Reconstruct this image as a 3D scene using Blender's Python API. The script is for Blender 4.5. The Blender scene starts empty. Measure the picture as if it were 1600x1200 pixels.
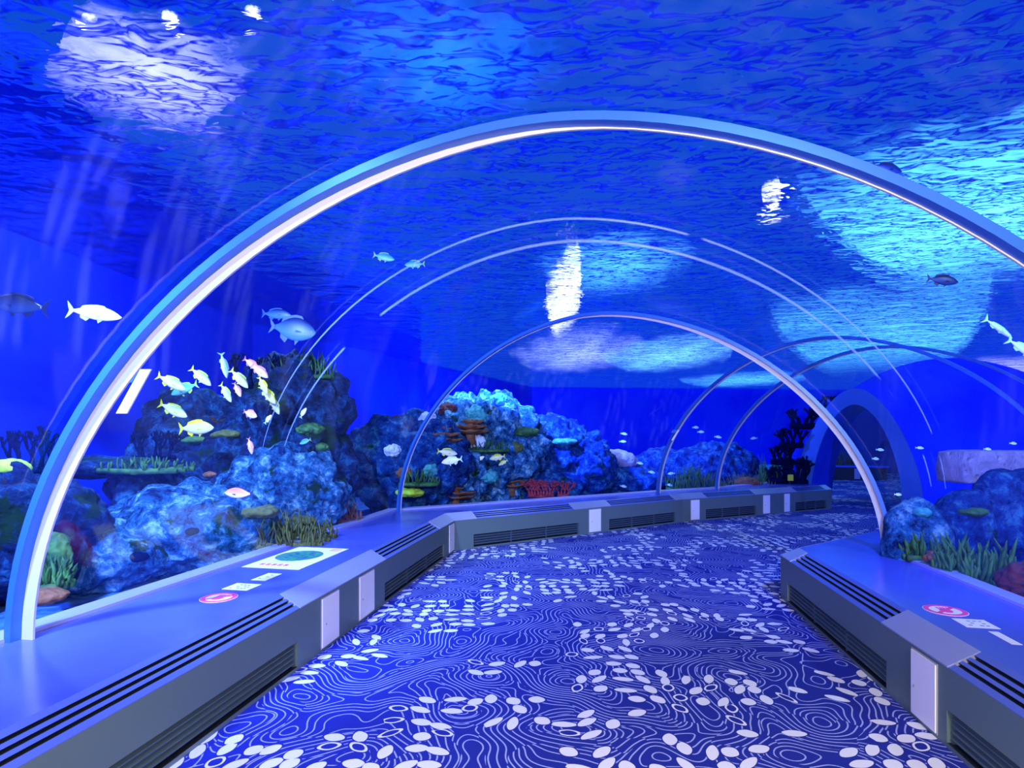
import bpy, bmesh, math, random
from mathutils import Vector, Matrix, noise as mnoise
PI = math.pi
C = bpy.context.scene.collection
sc = bpy.context.scene

# ------------------------------------------------------------------ camera
EYE = 1.6
cd = bpy.data.cameras.new('camera'); cam = bpy.data.objects.new('camera', cd); C.objects.link(cam)
cam.location = (0, 0, EYE); cam.rotation_euler = (PI/2, 0, 0)
cd.sensor_width = 36; cd.lens = 20.25; cd.shift_y = 78/1600; cd.clip_start = .05; cd.clip_end = 200
sc.camera = cam
# ------------------------------------------------------------------ world, lights, exposure
sc.view_settings.view_transform = 'Standard'; sc.view_settings.look = 'None'
sc.view_settings.gamma = 1; sc.view_settings.use_curve_mapping = False
sc.view_settings.exposure = 0.3
w = bpy.data.worlds.new('world'); sc.world = w; w.use_nodes = True
w.node_tree.nodes['Background'].inputs[0].default_value = (.004, .062, .54, 1)
w.node_tree.nodes['Background'].inputs[1].default_value = 1.0
cy = sc.cycles
cy.caustics_refractive = False; cy.caustics_reflective = False
cy.transparent_max_bounces = 24; cy.max_bounces = 8; cy.diffuse_bounces = 3; cy.glossy_bounces = 4; cy.transmission_bounces = 6
cy.sample_clamp_indirect = 6

def area(name, loc, target, size, power, col, size_y=None, spread=None):
    l = bpy.data.lights.new(name, 'AREA'); l.energy = power; l.color = col; l.size = size
    if size_y: l.shape = 'RECTANGLE'; l.size_y = size_y
    if spread: l.spread = spread
    o = bpy.data.objects.new(name, l); C.objects.link(o); o.location = loc
    o.rotation_euler = (Vector(target)-Vector(loc)).to_track_quat('-Z', 'Y').to_euler()
    return o
# lamps of the walkway, behind and above the visitor
area('walkway_lamp', (1.1, -1.0, 2.5), (-.9, 4.4, .2), .7, 190, (1.0, .88, .80))
area('walkway_lamp', (-1.3, -1.0, 2.5), (1.8, 3.4, .2), .7, 120, (1.0, .92, .84))
def spot(name, loc, target, power, col, cone, rad):
    l = bpy.data.lights.new(name, 'SPOT'); l.energy = power; l.color = col; l.spot_size = math.radians(cone); l.spot_blend = .6; l.shadow_soft_size = rad
    o = bpy.data.objects.new(name, l); C.objects.link(o); o.location = loc
    o.rotation_euler = (Vector(target)-Vector(loc)).to_track_quat('-Z', 'Y').to_euler()
spot('bend_fill_spot', (.6, .1, 2.75), (1.4, 9.2, .5), 400, (.78, .74, 1.0), 42, .06)  # added fill spot, no real fitting: brightens the panels at the bend
# added fill lights just under the water surface, shining away from the tunnel visitor
def tank_fill(loc, target, power, col, cone=100, rad=.12): spot('tank_fill_light', loc, target, power, col, cone, rad)
WB = (.36, .58, 1.0); DB = (.06, .14, 1.0)
tank_fill((-2.4, 1.6, 3.7), (-4.2, 6.2, 1.0), 1500, WB, 110)
tank_fill((-2.0, .5, 3.7), (-6.0, 7.0, 2.4), 1900, DB, 150)
tank_fill((-4.4, 5.2, 3.8), (-3.9, 5.4, .6), 620, WB, 110)
tank_fill((-3.6, 8.0, 3.8), (-3.1, 7.8, .6), 300, WB, 100)
tank_fill((-1.4, 10.9, 3.8), (-1.3, 10.5, .6), 260, WB, 105)
tank_fill((.8, 12.8, 3.8), (.8, 12.3, .6), 260, WB, 110)
tank_fill((4.0, 14.8, 3.8), (4.0, 14.4, .6), 320, WB, 120)
tank_fill((4.6, 3.2, 3.8), (4.5, 5.0, .5), 170, WB, 110)
tank_fill((2.5, 2.0, 3.6), (9, 8, 3.0), 1300, DB, 150)
tank_fill((-.5, 9.8, 3.7), (3.5, 26, 2.2), 6500, DB, 120)
tank_fill((9.0, 2.0, 3.7), (17, 9, 1.5), 2500, DB, 150)

# ------------------------------------------------------------------ helpers
def link(o, parent=None):
    C.objects.link(o)
    if parent is not None: o.parent = parent
    return o
def mesh(name, verts, faces, mats, parent=None, idx=None, smooth=False):
    me = bpy.data.meshes.new(name); me.from_pydata([tuple(v) for v in verts], [], faces)
    for m in (mats if isinstance(mats, (list, tuple)) else [mats]): me.materials.append(m)
    if idx: me.polygons.foreach_set('material_index', idx)
    if smooth: me.polygons.foreach_set('use_smooth', [True]*len(me.polygons))
    me.update()
    bm = bmesh.new(); bm.from_mesh(me); bmesh.ops.recalc_face_normals(bm, faces=bm.faces); bm.to_mesh(me); bm.free()
    return link(bpy.data.objects.new(name, me), parent)
def tag(o, label=None, cat=None, group=None, kind=None):
    if label: o['label'] = label
    if cat: o['category'] = cat
    if group: o['group'] = group
    if kind: o['kind'] = kind
    return o
def empty(name, loc=(0, 0, 0), rz=0):
    o = bpy.data.objects.new(name, None); o.location = loc; o.rotation_euler = (0, 0, rz); C.objects.link(o); return o
class MB:
    def __init__(s): s.v = []; s.f = []; s.i = []
    def add(s, v, f, mi=0):
        b = len(s.v); s.v += [tuple(a) for a in v]; s.f += [tuple(b+k for k in q) for q in f]; s.i += [mi]*len(f)
    def prism(s, poly, z0, z1, mi=0):
        n = len(poly)
        v = [(p[0], p[1], z0) for p in poly]+[(p[0], p[1], z1) for p in poly]
        f = [tuple(range(n)), tuple(range(n, 2*n))]+[(k, (k+1) % n, n+(k+1) % n, n+k) for k in range(n)]
        s.add(v, f, mi)
    def box(s, o, a, b, c, mi=0):     # corner + three edge vectors
        o, a, b, c = map(Vector, (o, a, b, c))
        v = [o, o+a, o+a+b, o+b, o+c, o+a+c, o+a+b+c, o+b+c]
        s.add(v, [(0, 1, 2, 3), (4, 5, 6, 7), (0, 1, 5, 4), (1, 2, 6, 5), (2, 3, 7, 6), (3, 0, 4, 7)], mi)
    def tube(s, pts, rad, n=6, mi=0, flat=None):
        pts = [Vector(p) for p in pts]; rings = []
        v = []
        for k, p in enumerate(pts):
            t = (pts[min(k+1, len(pts)-1)]-pts[max(k-1, 0)]); t = t.normalized() if t.length > 1e-9 else Vector((0, 0, 1))
            a = t.cross(Vector((0, 0, 1)) if abs(t.z) < .9 else Vector((1, 0, 0))).normalized(); b = t.cross(a)
            r = rad[k] if isinstance(rad, (list, tuple)) else rad
            for q in range(n):
                an = 2*PI*q/n
                v.append(p+a*math.cos(an)*r+b*math.sin(an)*r*(flat or 1))
        f = []
        for k in range(len(pts)-1):
            for q in range(n):
                f.append((k*n+q, k*n+(q+1) % n, (k+1)*n+(q+1) % n, (k+1)*n+q))
        f.append(tuple(range(n))); f.append(tuple((len(pts)-1)*n+q for q in range(n)))
        s.add(v, f, mi)
    def build(s, name, mats, parent=None, smooth=False):
        return mesh(name, s.v, s.f, mats, parent, s.i, smooth)
def at(px, py, Y): return Vector(((px-800)/900*Y, Y, EYE-(py-678)/900*Y))

# ------------------------------------------------------------------ materials
def newmat(name):
    m = bpy.data.materials.new(name); m.use_nodes = True; nt = m.node_tree
    for n in list(nt.nodes): nt.nodes.remove(n)
    out = nt.nodes.new('ShaderNodeOutputMaterial')
    return m, nt, out
def N(nt, t, **kw):
    n = nt.nodes.new(t)
    for k, v in kw.items():
        if k.startswith('i_'):
            key = k[2:]; key = int(key) if key.isdigit() else key.replace('_', ' ')
            n.inputs[key].default_value = v
        else: setattr(n, k, v)
    return n
def pbr(name, col, rough=.5, metal=0, bump=None, spec=.5, col2=None, scale=8, **kw):
    m, nt, out = newmat(name); p = N(nt, 'ShaderNodeBsdfPrincipled')
    p.inputs['Base Color'].default_value = (*col, 1); p.inputs['Roughness'].default_value = rough
    p.inputs['Metallic'].default_value = metal; p.inputs['Specular IOR Level'].default_value = spec
    tc = N(nt, 'ShaderNodeTexCoord')
    if col2 or bump:
        ns = N(nt, 'ShaderNodeTexNoise', i_Scale=scale, i_Detail=5.0); nt.links.new(tc.outputs['Object'], ns.inputs['Vector'])
    if col2:
        cr = N(nt, 'ShaderNodeValToRGB'); cr.color_ramp.elements[0].position = .38; cr.color_ramp.elements[1].position = .62
        cr.color_ramp.elements[0].color = (*col, 1); cr.color_ramp.elements[1].color = (*col2, 1)
        nt.links.new(ns.outputs['Fac'], cr.inputs[0]); nt.links.new(cr.outputs[0], p.inputs['Base Color'])
    if bump:
        b = N(nt, 'ShaderNodeBump', i_Strength=bump, i_Distance=.02); nt.links.new(ns.outputs['Fac'], b.inputs['Height']); nt.links.new(b.outputs[0], p.inputs['Normal'])
    nt.links.new(p.outputs[0], out.inputs[0])
    return m
def emis(name, col, st):
    m, nt, out = newmat(name); e = N(nt, 'ShaderNodeEmission'); e.inputs[0].default_value = (*col, 1); e.inputs[1].default_value = st
    nt.links.new(e.outputs[0], out.inputs[0]); return m
def glass_mat():
    m, nt, out = newmat('acrylic')
    t = N(nt, 'ShaderNodeBsdfTransparent'); t.inputs[0].default_value = (.93, .97, 1, 1)
    g = N(nt, 'ShaderNodeBsdfGlossy', i_Roughness=.06); g.inputs[0].default_value = (.9, .95, 1, 1)
    tc = N(nt, 'ShaderNodeTexCoord'); ns = N(nt, 'ShaderNodeTexNoise', i_Scale=1.3, i_Detail=1.0)
    b = N(nt, 'ShaderNodeBump', i_Strength=.06, i_Distance=.05)
    nt.links.new(tc.outputs['Object'], ns.inputs['Vector']); nt.links.new(ns.outputs['Fac'], b.inputs['Height']); nt.links.new(b.outputs[0], g.inputs['Normal'])
    f = N(nt, 'ShaderNodeFresnel', i_IOR=1.35); nt.links.new(b.outputs[0], f.inputs['Normal'])
    mul = N(nt, 'ShaderNodeMath', operation='MULTIPLY', i_1=.07, use_clamp=True); nt.links.new(f.outputs[0], mul.inputs[0])
    # the inside face only: a single sheet, so the back side is kept clear
    mx = N(nt, 'ShaderNodeMixShader'); nt.links.new(mul.outputs[0], mx.inputs[0]); nt.links.new(t.outputs[0], mx.inputs[1]); nt.links.new(g.outputs[0], mx.inputs[2])
    nt.links.new(mx.outputs[0], out.inputs[0]); return m
def water_mat():
    m, nt, out = newmat('water_surface')
    tc = N(nt, 'ShaderNodeTexCoord')
    n1 = N(nt, 'ShaderNodeTexNoise', i_Scale=1.3, i_Detail=1.0, i_Roughness=.6, i_Distortion=.6)
    n2 = N(nt, 'ShaderNodeTexNoise', i_Scale=4.2, i_Detail=1.5, i_Roughness=.65, i_Distortion=.5)
    mp = N(nt, 'ShaderNodeMapping'); mp.inputs['Rotation'].default_value = (0, 0, .5); mp.inputs['Scale'].default_value = (1, 1.7, 1)
    nt.links.new(tc.outputs['Object'], mp.inputs[0]); nt.links.new(mp.outputs[0], n1.inputs[0]); nt.links.new(mp.outputs[0], n2.inputs[0])
    ad = N(nt, 'ShaderNodeMath', operation='MULTIPLY_ADD', i_1=.42); nt.links.new(n2.outputs[0], ad.inputs[0]); nt.links.new(n1.outputs[0], ad.inputs[2])
    b = N(nt, 'ShaderNodeBump', i_Strength=1.0, i_Distance=.62); nt.links.new(ad.outputs[0], b.inputs['Height'])
    g = N(nt, 'ShaderNodeBsdfGlass', i_IOR=1.05, i_Roughness=0.0); g.inputs[0].default_value = (.9, .96, 1, 1); nt.links.new(b.outputs[0], g.inputs['Normal'])
    t = N(nt, 'ShaderNodeBsdfTransparent'); t.inputs[0].default_value = (.85, .95, 1, 1)
    gl = N(nt, 'ShaderNodeBsdfGlossy', i_Roughness=.02); gl.inputs[0].default_value = (.9, .95, 1, 1); nt.links.new(b.outputs[0], gl.inputs['Normal'])
    lw = N(nt, 'ShaderNodeLayerWeight', i_Blend=.5); nt.links.new(b.outputs[0], lw.inputs['Normal'])
    mr = N(nt, 'ShaderNodeMapRange'); mr.inputs['From Min'].default_value = 1.0; mr.inputs['From Max'].default_value = .40; mr.inputs['To Min'].default_value = 0; mr.inputs['To Max'].default_value = 1
    nt.links.new(lw.outputs['Facing'], mr.inputs[0])
    m1 = N(nt, 'ShaderNodeMixShader', i_0=.74); nt.links.new(t.outputs[0], m1.inputs[1]); nt.links.new(g.outputs[0], m1.inputs[2])
    mx = N(nt, 'ShaderNodeMixShader'); nt.links.new(mr.outputs[0], mx.inputs[0]); nt.links.new(gl.outputs[0], mx.inputs[1]); nt.links.new(m1.outputs[0], mx.inputs[2])
    nt.links.new(mx.outputs[0], out.inputs[0]); return m
def rock_mat(name, dark, mid, light, moss=(.008, .045, .02), mossamt=.60, brown=(.09, .035, .02), brownamt=.66, k=1.0):
    m, nt, out = newmat(name); L = nt.links.new; p = N(nt, 'ShaderNodeBsdfPrincipled', i_Roughness=.85)
    p.inputs['Specular IOR Level'].default_value = .1
    tc = N(nt, 'ShaderNodeTexCoord')
    n = N(nt, 'ShaderNodeTexNoise', i_Scale=5.5*k, i_Detail=12.0, i_Roughness=.78, i_Distortion=.35); L(tc.outputs['Object'], n.inputs[0])
    cr = N(nt, 'ShaderNodeValToRGB'); e = cr.color_ramp.elements
    e[0].position = .40; e[0].color = (*dark, 1); e[1].position = .64; e[1].color = (*light, 1)
    x = e.new(.52); x.color = (*mid, 1)
    L(n.outputs[0], cr.inputs[0])
    last = cr.outputs[0]
    for sc_, amt, col, off in ((2.3, mossamt, moss, 0), (3.1, brownamt, brown, 9)):
        mp = N(nt, 'ShaderNodeMapping'); mp.inputs['Location'].default_value = (off, off, off); L(tc.outputs['Object'], mp.inputs[0])
        n2 = N(nt, 'ShaderNodeTexNoise', i_Scale=sc_*k, i_Detail=7.0, i_Roughness=.65); L(mp.outputs[0], n2.inputs[0])
        r2 = N(nt, 'ShaderNodeMapRange'); r2.inputs['From Min'].default_value = amt; r2.inputs['From Max'].default_value = amt+.05; L(n2.outputs[0], r2.inputs[0])
        mx = N(nt, 'ShaderNodeMixRGB'); mx.inputs[2].default_value = (*col, 1)
        L(r2.outputs[0], mx.inputs[0]); L(last, mx.inputs[1]); last = mx.outputs[0]
    vo = N(nt, 'ShaderNodeTexVoronoi', i_Scale=9.0*k); L(tc.outputs['Object'], vo.inputs['Vector'])
    r3 = N(nt, 'ShaderNodeMapRange'); r3.inputs['From Min'].default_value = .12; r3.inputs['From Max'].default_value = .26; L(vo.outputs['Distance'], r3.inputs[0])
    hh = N(nt, 'ShaderNodeMath', operation='MULTIPLY_ADD', i_1=.35); L(r3.outputs[0], hh.inputs[0]); L(n.outputs[0], hh.inputs[2])
    L(last, p.inputs['Base Color'])
    b = N(nt, 'ShaderNodeBump', i_Strength=1.0, i_Distance=.10); L(hh.outputs[0], b.inputs['Height']); L(b.outputs[0], p.inputs['Normal'])
    L(p.outputs[0], out.inputs[0]); return m
def carpet_mat():
    m, nt, out = newmat('patterned_carpet'); L = nt.links.new
    p = N(nt, 'ShaderNodeBsdfPrincipled', i_Roughness=.9); p.inputs['Specular IOR Level'].default_value = .1
    tc = N(nt, 'ShaderNodeTexCoord')
    def M(op, a, b=None, c=None):
        n = N(nt, 'ShaderNodeMath', operation=op)
        for k, v in enumerate((a, b, c)):
            if v is None: continue
            if isinstance(v, (int, float)): n.inputs[k].default_value = v
            else: L(v, n.inputs[k])
        return n.outputs[0]
    def fld(dx, dy):
        mp = N(nt, 'ShaderNodeMapping'); mp.inputs['Location'].default_value = (dx, dy, 0); L(tc.outputs['Object'], mp.inputs[0])
        n = N(nt, 'ShaderNodeTexNoise', i_Scale=1.55, i_Detail=1.0, i_Roughness=.35); n.noise_dimensions = '2D'; L(mp.outputs[0], n.inputs[0])
        return n.outputs[0]
    K = 46.0; d = .004
    h = fld(0, 0); hx = fld(d, 0); hy = fld(0, d)
    gx = M('SUBTRACT', hx, h); gy = M('SUBTRACT', hy, h)
    g = M('MULTIPLY', M('SQRT', M('ADD', M('MULTIPLY', gx, gx), M('MULTIPLY', gy, gy))), K/d)   # bands per metre
    fr = M('FRACT', M('MULTIPLY', h, K)); ds = M('ABSOLUTE', M('SUBTRACT', fr, .5))
    dist = M('DIVIDE', ds, M('MAXIMUM', g, 3.0))
    ln1 = M('LESS_THAN', dist, .0040)
    fr2 = M('FRACT', M('MULTIPLY', h, K*.5)); ds2 = M('ABSOLUTE', M('SUBTRACT', fr2, .5))
    ln2 = M('LESS_THAN', M('DIVIDE', ds2, M('MAXIMUM', M('MULTIPLY', g, .5), 3.0)), .0040)
    fast = M('GREATER_THAN', g, 38.0)
    line = M('ADD', M('MULTIPLY', ln1, M('SUBTRACT', 1.0, fast)), M('MULTIPLY', ln2, fast))
    # leaf shaped spots, drifting in shoals
    vo = N(nt, 'ShaderNodeTexVoronoi', i_Scale=7.3, i_Randomness=.55); vo.voronoi_dimensions = '2D'; L(tc.outputs['Object'], vo.inputs['Vector'])
    sub = N(nt, 'ShaderNodeVectorMath', operation='SUBTRACT'); L(tc.outputs['Object'], sub.inputs[0]); L(vo.outputs['Position'], sub.inputs[1])
    an = N(nt, 'ShaderNodeTexNoise', i_Scale=.9, i_Detail=0.0); an.noise_dimensions = '2D'; L(vo.outputs['Position'], an.inputs[0])
    ro = N(nt, 'ShaderNodeVectorRotate', rotation_type='Z_AXIS'); L(sub.outputs[0], ro.inputs['Vector']); L(M('MULTIPLY', an.outputs[0], 9.0), ro.inputs['Angle'])
    sp = N(nt, 'ShaderNodeSeparateXYZ'); L(ro.outputs[0], sp.inputs[0])
    sc0 = N(nt, 'ShaderNodeSeparateColor'); L(vo.outputs['Color'], sc0.inputs[0])
    ex = M('DIVIDE', sp.outputs[0], M('MULTIPLY_ADD', sc0.outputs[2], .030, .048)); ey = M('DIVIDE', sp.outputs[1], M('MULTIPLY_ADD', sc0.outputs[2], -.016, .044))
    r = M('ADD', M('POWER', M('ABSOLUTE', ex), 1.6), M('POWER', M('ABSOLUTE', ey), 1.8))
    inside = M('LESS_THAN', r, 1.0)
    cm = N(nt, 'ShaderNodeTexNoise', i_Scale=1.15, i_Detail=1.0); cm.noise_dimensions = '2D'
    mp2 = N(nt, 'ShaderNodeMapping'); mp2.inputs['Location'].default_value = (7.3, 3.1, 0); L(vo.outputs['Position'], mp2.inputs[0]); L(mp2.outputs[0], cm.inputs[0])
    sc_ = N(nt, 'ShaderNodeSeparateColor'); L(vo.outputs['Color'], sc_.inputs[0])
    clus = M('GREATER_THAN', cm.outputs[0], M('MULTIPLY_ADD', sc_.outputs[0], .12, .45))
    hollow = M('MULTIPLY', M('GREATER_THAN', sc_.outputs[1], .86), M('LESS_THAN', r, .55))
    leaf = M('MULTIPLY', inside, clus)
    leafout = M('MULTIPLY', M('LESS_THAN', r, 1.35), clus)
    leaf = M('MULTIPLY', leaf, M('SUBTRACT', 1.0, hollow))
    line = M('MULTIPLY', line, M('SUBTRACT', 1.0, leafout))
    fz = N(nt, 'ShaderNodeTexNoise', i_Scale=260.0, i_Detail=2.0); L(tc.outputs['Object'], fz.inputs[0])
    base = N(nt, 'ShaderNodeMixRGB'); base.inputs[1].default_value = (.010, .018, .20, 1); base.inputs[2].default_value = (.026, .044, .42, 1); L(fz.outputs[0], base.inputs[0])
    m1 = N(nt, 'ShaderNodeMixRGB'); m1.inputs[2].default_value = (.36, .42, .82, 1); L(line, m1.inputs[0]); L(base.outputs[0], m1.inputs[1])
    m2 = N(nt, 'ShaderNodeMixRGB'); m2.inputs[2].default_value = (.80, .82, .95, 1); L(leaf, m2.inputs[0]); L(m1.outputs[0], m2.inputs[1])
    L(m2.outputs[0], p.inputs['Base Color'])
    b = N(nt, 'ShaderNodeBump', i_Strength=.4, i_Distance=.004); L(fz.outputs[0], b.inputs['Height']); L(b.outputs[0], p.inputs['Normal'])
    L(p.outputs[0], out.inputs[0]); return m

M_glass = glass_mat(); M_water = water_mat(); M_carpet = carpet_mat()
M_bluewall = pbr('blue_tank_wall', (.004, .022, .92), .8, spec=.1, col2=(.006, .05, .95), scale=.5)
M_portal = pbr('blue_painted_wall', (.006, .02, .55), .45, col2=(.01, .03, .62), scale=2)
M_hall = pbr('hall_ceiling', (.01, .035, .22), .8)
M_fascia = pbr('slate_metal', (.10, .155, .155), .42, metal=.0, bump=.05, scale=60, spec=.5)
M_bevel = pbr('brushed_lavender_metal', (.35, .38, .55), .32, metal=.35, spec=.5)
M_groove = pbr('satin_blue_metal', (.10, .15, .50), .35, metal=.2)
M_ledge = pbr('satin_blue_worktop', (.07, .095, .55), .22, spec=.8, col2=(.08, .11, .58), scale=2)
M_dark = pbr('dark_recess', (.006, .010, .016), .5)
M_slat = pbr('grille_slat', (.06, .10, .14), .4)
M_white = pbr('white_panel', (.85, .85, .88), .5)
M_edge = pbr('grey_panel_edge', (.35, .36, .40), .5)
M_trim = pbr('pale_glass_trim', (.30, .32, .66), .35)
M_rib = pbr('blue_arch_metal', (.03, .14, .50), .35, metal=.2)
M_strip = pbr('off_white_arch_strip', (.50, .50, .52), .5)
M_rock = rock_mat('reef_rock', (.003, .014, .09), (.03, .20, .50), (.42, .82, .95))
M_rockd = rock_mat('shaded_reef_rock', (.003, .008, .04), (.01, .04, .16), (.03, .18, .42), mossamt=.56)  # darker copy of the reef rock, shade painted into its colours
M_rockf = rock_mat('hazy_reef_rock', (.002, .015, .15), (.008, .07, .36), (.07, .34, .62), mossamt=.60)  # haze of the far water painted into the bluer rock colours
M_rockp = rock_mat('pale_rock', (.35, .33, .62), (.48, .46, .78), (.62, .6, .9), moss=(.3, .3, .7), mossamt=.7)
M_sand = pbr('tank_bed_gravel', (.02, .10, .40), .9, bump=.6, col2=(.06, .25, .60), scale=9)
M_green = pbr('green_weed', (.01, .07, .02), .7, col2=(.04, .16, .03), scale=12)
M_olive = pbr('olive_coral', (.05, .07, .015), .8, bump=.6, col2=(.10, .12, .03), scale=20)
M_lime = pbr('lime_sponge', (.30, .55, .02), .7, bump=.4, col2=(.45, .70, .05), scale=14)
M_brown = pbr('brown_coral', (.14, .05, .02), .8, bump=.6, col2=(.22, .09, .04), scale=22)
M_red = pbr('red_coral', (.35, .02, .03), .7, bump=.5, col2=(.22, .03, .08), scale=24)
M_maroon = pbr('maroon_coral', (.09, .008, .012), .8, bump=.6, col2=(.05, .012, .02), scale=24)
M_black = pbr('black_coral_and_hollows', (.002, .006, .03), .9, spec=0)
M_pink = pbr('pink_print', (.85, .05, .30), .5)
M_ink = pbr('grey_print', (.12, .12, .2), .5)
M_paper = pbr('white_print_film', (.86, .84, .88), .4)
M_gpr = pbr('green_print', (.02, .35, .12), .5, col2=(.01, .05, .30), scale=22)

# ------------------------------------------------------------------ plan of the tunnel
V2 = lambda x, y: Vector((x, y))
LF = [V2(-2.27, -1), V2(-.787, 7.875), V2(3.10, 10.45), V2(6.83, 12.3)]
LG = [V2(-3.46, -1), V2(-1.65, 8.25), V2(2.73, 10.85), V2(4.10, 11.56), V2(6.2, 13.2)]
RF = [V2(1.62, -1), V2(2.63, 5.64), V2(5.6, 7.75), V2(9.1, 9.7)]
RG = [V2(2.55, -1), V2(3.47, 5.28), V2(6.19, 6.16), V2(7.63, 7.11), V2(10.3, 9.1)]
TOP = .50; LIP = .41; HA = 2.5; NA = 1.85
def prof(t, n=NA):
    c, s = math.cos(t), math.sin(t)
    return math.copysign(abs(c)**(2/n), c), abs(s)**(2/n)
def ringpt(l, r, t, off=0.0, H=HA, z0=TOP):
    u, v = prof(t); mid = (l+r)/2; hv = (r-l)/2; a = hv.length; e = hv.normalized()
    # offset along the outline's own normal
    u2, v2 = prof(min(t+.01, PI)); u1, v1 = prof(max(t-.01, 0))
    tx, tz = (u2-u1)*a, (v2-v1)*H; ln = math.hypot(tx, tz) or 1
    nx, nz = tz/ln, -tx/ln                       # outward
    x = u*a+nx*off; z = v*H+nz*off
    p = mid+e*x
    return Vector((p.x, p.y, z0+z))
NT = 64
TS = [PI*k/NT for k in range(NT+1)]

# ------------------------------------------------------------------ setting: floor, tank, walls, ceiling
mb = MB()
mb.add([(-6, -3, -.01), (16, -3, -.01), (16, 32, -.01), (-6, 32, -.01)], [(0, 1, 2, 3)])
fl = mesh('floor', [(-2.4, -3, 0), (1.9, -3, 0), (1.62, -1, 0), (2.63, 5.64, 0), (5.6, 7.75, 0), (9.1, 9.7, 0), (12, 11, 0), (17, 26, 0), (9.2, 26, 0), (6.95, 12.6, 0), (3.1, 10.45, 0), (-.787, 7.875, 0), (-2.27, -1, 0)],
          [tuple(range(13))], M_carpet)
tag(fl, 'dark blue carpet with pale contour lines and leaf shaped spots', kind='structure')
lt = [(p.x, p.y, .22) for p in LG]
o = mesh('floor_tank_left', [(-6.6, -3, .22), (-3.8, -3, .22)]+lt+[(6.6, 13.9, .22), (8.6, 30, .22), (-6.6, 30, .22)], [tuple(range(10))], M_sand); tag(o, kind='structure')
rt = [(p.x, p.y, .22) for p in RG]
o = mesh('floor_tank_right', [(2.3, -3, .22)]+rt+[(13, 11, .22), (20, 11, .22), (20, -3, .22)], [tuple(range(9))], M_sand); tag(o, kind='structure')
ZW = 3.9; ZC = 8.2
def wall(name, pts, z0=-.02, z1=4.0, mat=M_bluewall, th=.15):
    mb = MB()
    for a, b in zip(pts[:-1], pts[1:]):
        a = Vector(a); b = Vector(b); d = (b-a).normalized(); nn = Vector((-d.y, d.x))*th
        mb.prism([a, b, b+nn, a+nn], z0, z1)
    return tag(mb.build(name, mat), kind='structure')
wall('wall_left', [(-5.9, -4), (-5.8, 5), (-5.4, 12), (-3.0, 19)], z1=6.0)
wall('wall_far', [(-3.0, 19), (1, 29), (20, 31)])
wall('wall_right', [(20, 31), (20, -4)])
wall('wall_back', [(20, -4), (-5.9, -4)])
o = mesh('water_surface', [(-5.8, -3.9, ZW), (19.9, -3.9, ZW), (19.9, 30.9, ZW), (.9, 28.6, ZW), (-3.1, 18.9, ZW), (-5.5, 12, ZW)], [(0, 1, 2, 3, 4, 5)], M_water)
tag(o, 'rippling surface of the tank water seen from below the glass', 'water', kind='stuff')

# glowing discs added over the water to make its bright patches and glints
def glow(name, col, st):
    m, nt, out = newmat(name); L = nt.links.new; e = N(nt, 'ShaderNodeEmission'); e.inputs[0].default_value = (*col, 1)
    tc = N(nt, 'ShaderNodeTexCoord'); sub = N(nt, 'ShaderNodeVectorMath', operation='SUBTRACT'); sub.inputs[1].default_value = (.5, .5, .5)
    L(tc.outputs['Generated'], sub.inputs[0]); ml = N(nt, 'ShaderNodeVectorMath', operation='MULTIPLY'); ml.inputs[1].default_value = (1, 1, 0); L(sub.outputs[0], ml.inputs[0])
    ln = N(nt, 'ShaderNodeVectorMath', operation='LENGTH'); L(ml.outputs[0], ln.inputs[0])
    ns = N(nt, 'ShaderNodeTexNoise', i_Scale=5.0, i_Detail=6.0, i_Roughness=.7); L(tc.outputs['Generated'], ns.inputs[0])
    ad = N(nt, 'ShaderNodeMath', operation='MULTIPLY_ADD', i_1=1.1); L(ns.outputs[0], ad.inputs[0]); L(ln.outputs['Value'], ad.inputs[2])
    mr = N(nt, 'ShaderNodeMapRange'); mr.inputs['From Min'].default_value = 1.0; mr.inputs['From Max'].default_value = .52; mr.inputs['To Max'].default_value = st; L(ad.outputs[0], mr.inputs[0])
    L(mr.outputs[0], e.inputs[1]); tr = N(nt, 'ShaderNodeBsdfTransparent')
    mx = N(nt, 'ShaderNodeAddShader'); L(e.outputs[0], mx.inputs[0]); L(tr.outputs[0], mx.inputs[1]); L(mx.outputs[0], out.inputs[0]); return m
def glow_disc(px, py, wpx, hpx, col, st, label, z=4.6, hard=False):
    """oval glowing disc added over the water; wpx, hpx: its size as seen through the surface"""
    Y = (z-EYE)/((678-py)/900); X = (px-800)/900*Y
    y1 = (z-EYE)/((678-py+hpx/2)/900); y0 = (z-EYE)/(max(678-py-hpx/2, 30)/900)
    y0 = min(y0, 30.0); sx = wpx/900*Y; cyy = (y0+y1)/2; sy = y0-y1; X = (px-800)/900*cyy
    mb = MB(); n = 40; disc(mb, Vector((0, 0, 0)), Vector((1, 0, 0)), Vector(((px-800)/900, 1, 0)), sx/2, sy/2, 0, .02, 0, n)
    o = mb.build('water_glow', glow('glow_patch', col, st) if not hard else emis('glint_patch', col, st)); o.location = (X, cyy, z)
    tag(o, label, 'lamp', 'glow patches over the tank water')
def disc(mb, c, a, b, ra, rb, z0, z1, mi, n=24, t0=0, t1=2*PI):
    mb.prism([c+a*math.cos(t0+(t1-t0)*k/n)*ra+b*math.sin(t0+(t1-t0)*k/n)*rb for k in range(n)], z0, z1, mi)
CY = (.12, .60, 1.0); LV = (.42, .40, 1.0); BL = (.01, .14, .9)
glow_disc(1560, 215, 760, 470, CY, 1.5, 'broad cyan glow over the water at the upper right')
glow_disc(1370, 420, 480, 340, CY, .8, 'long cyan glow over the water left of the broad right-hand glow', 4.3)
glow_disc(690, 70, 420, 260, BL, .8, 'mid blue glow over the water at the top centre')
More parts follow.
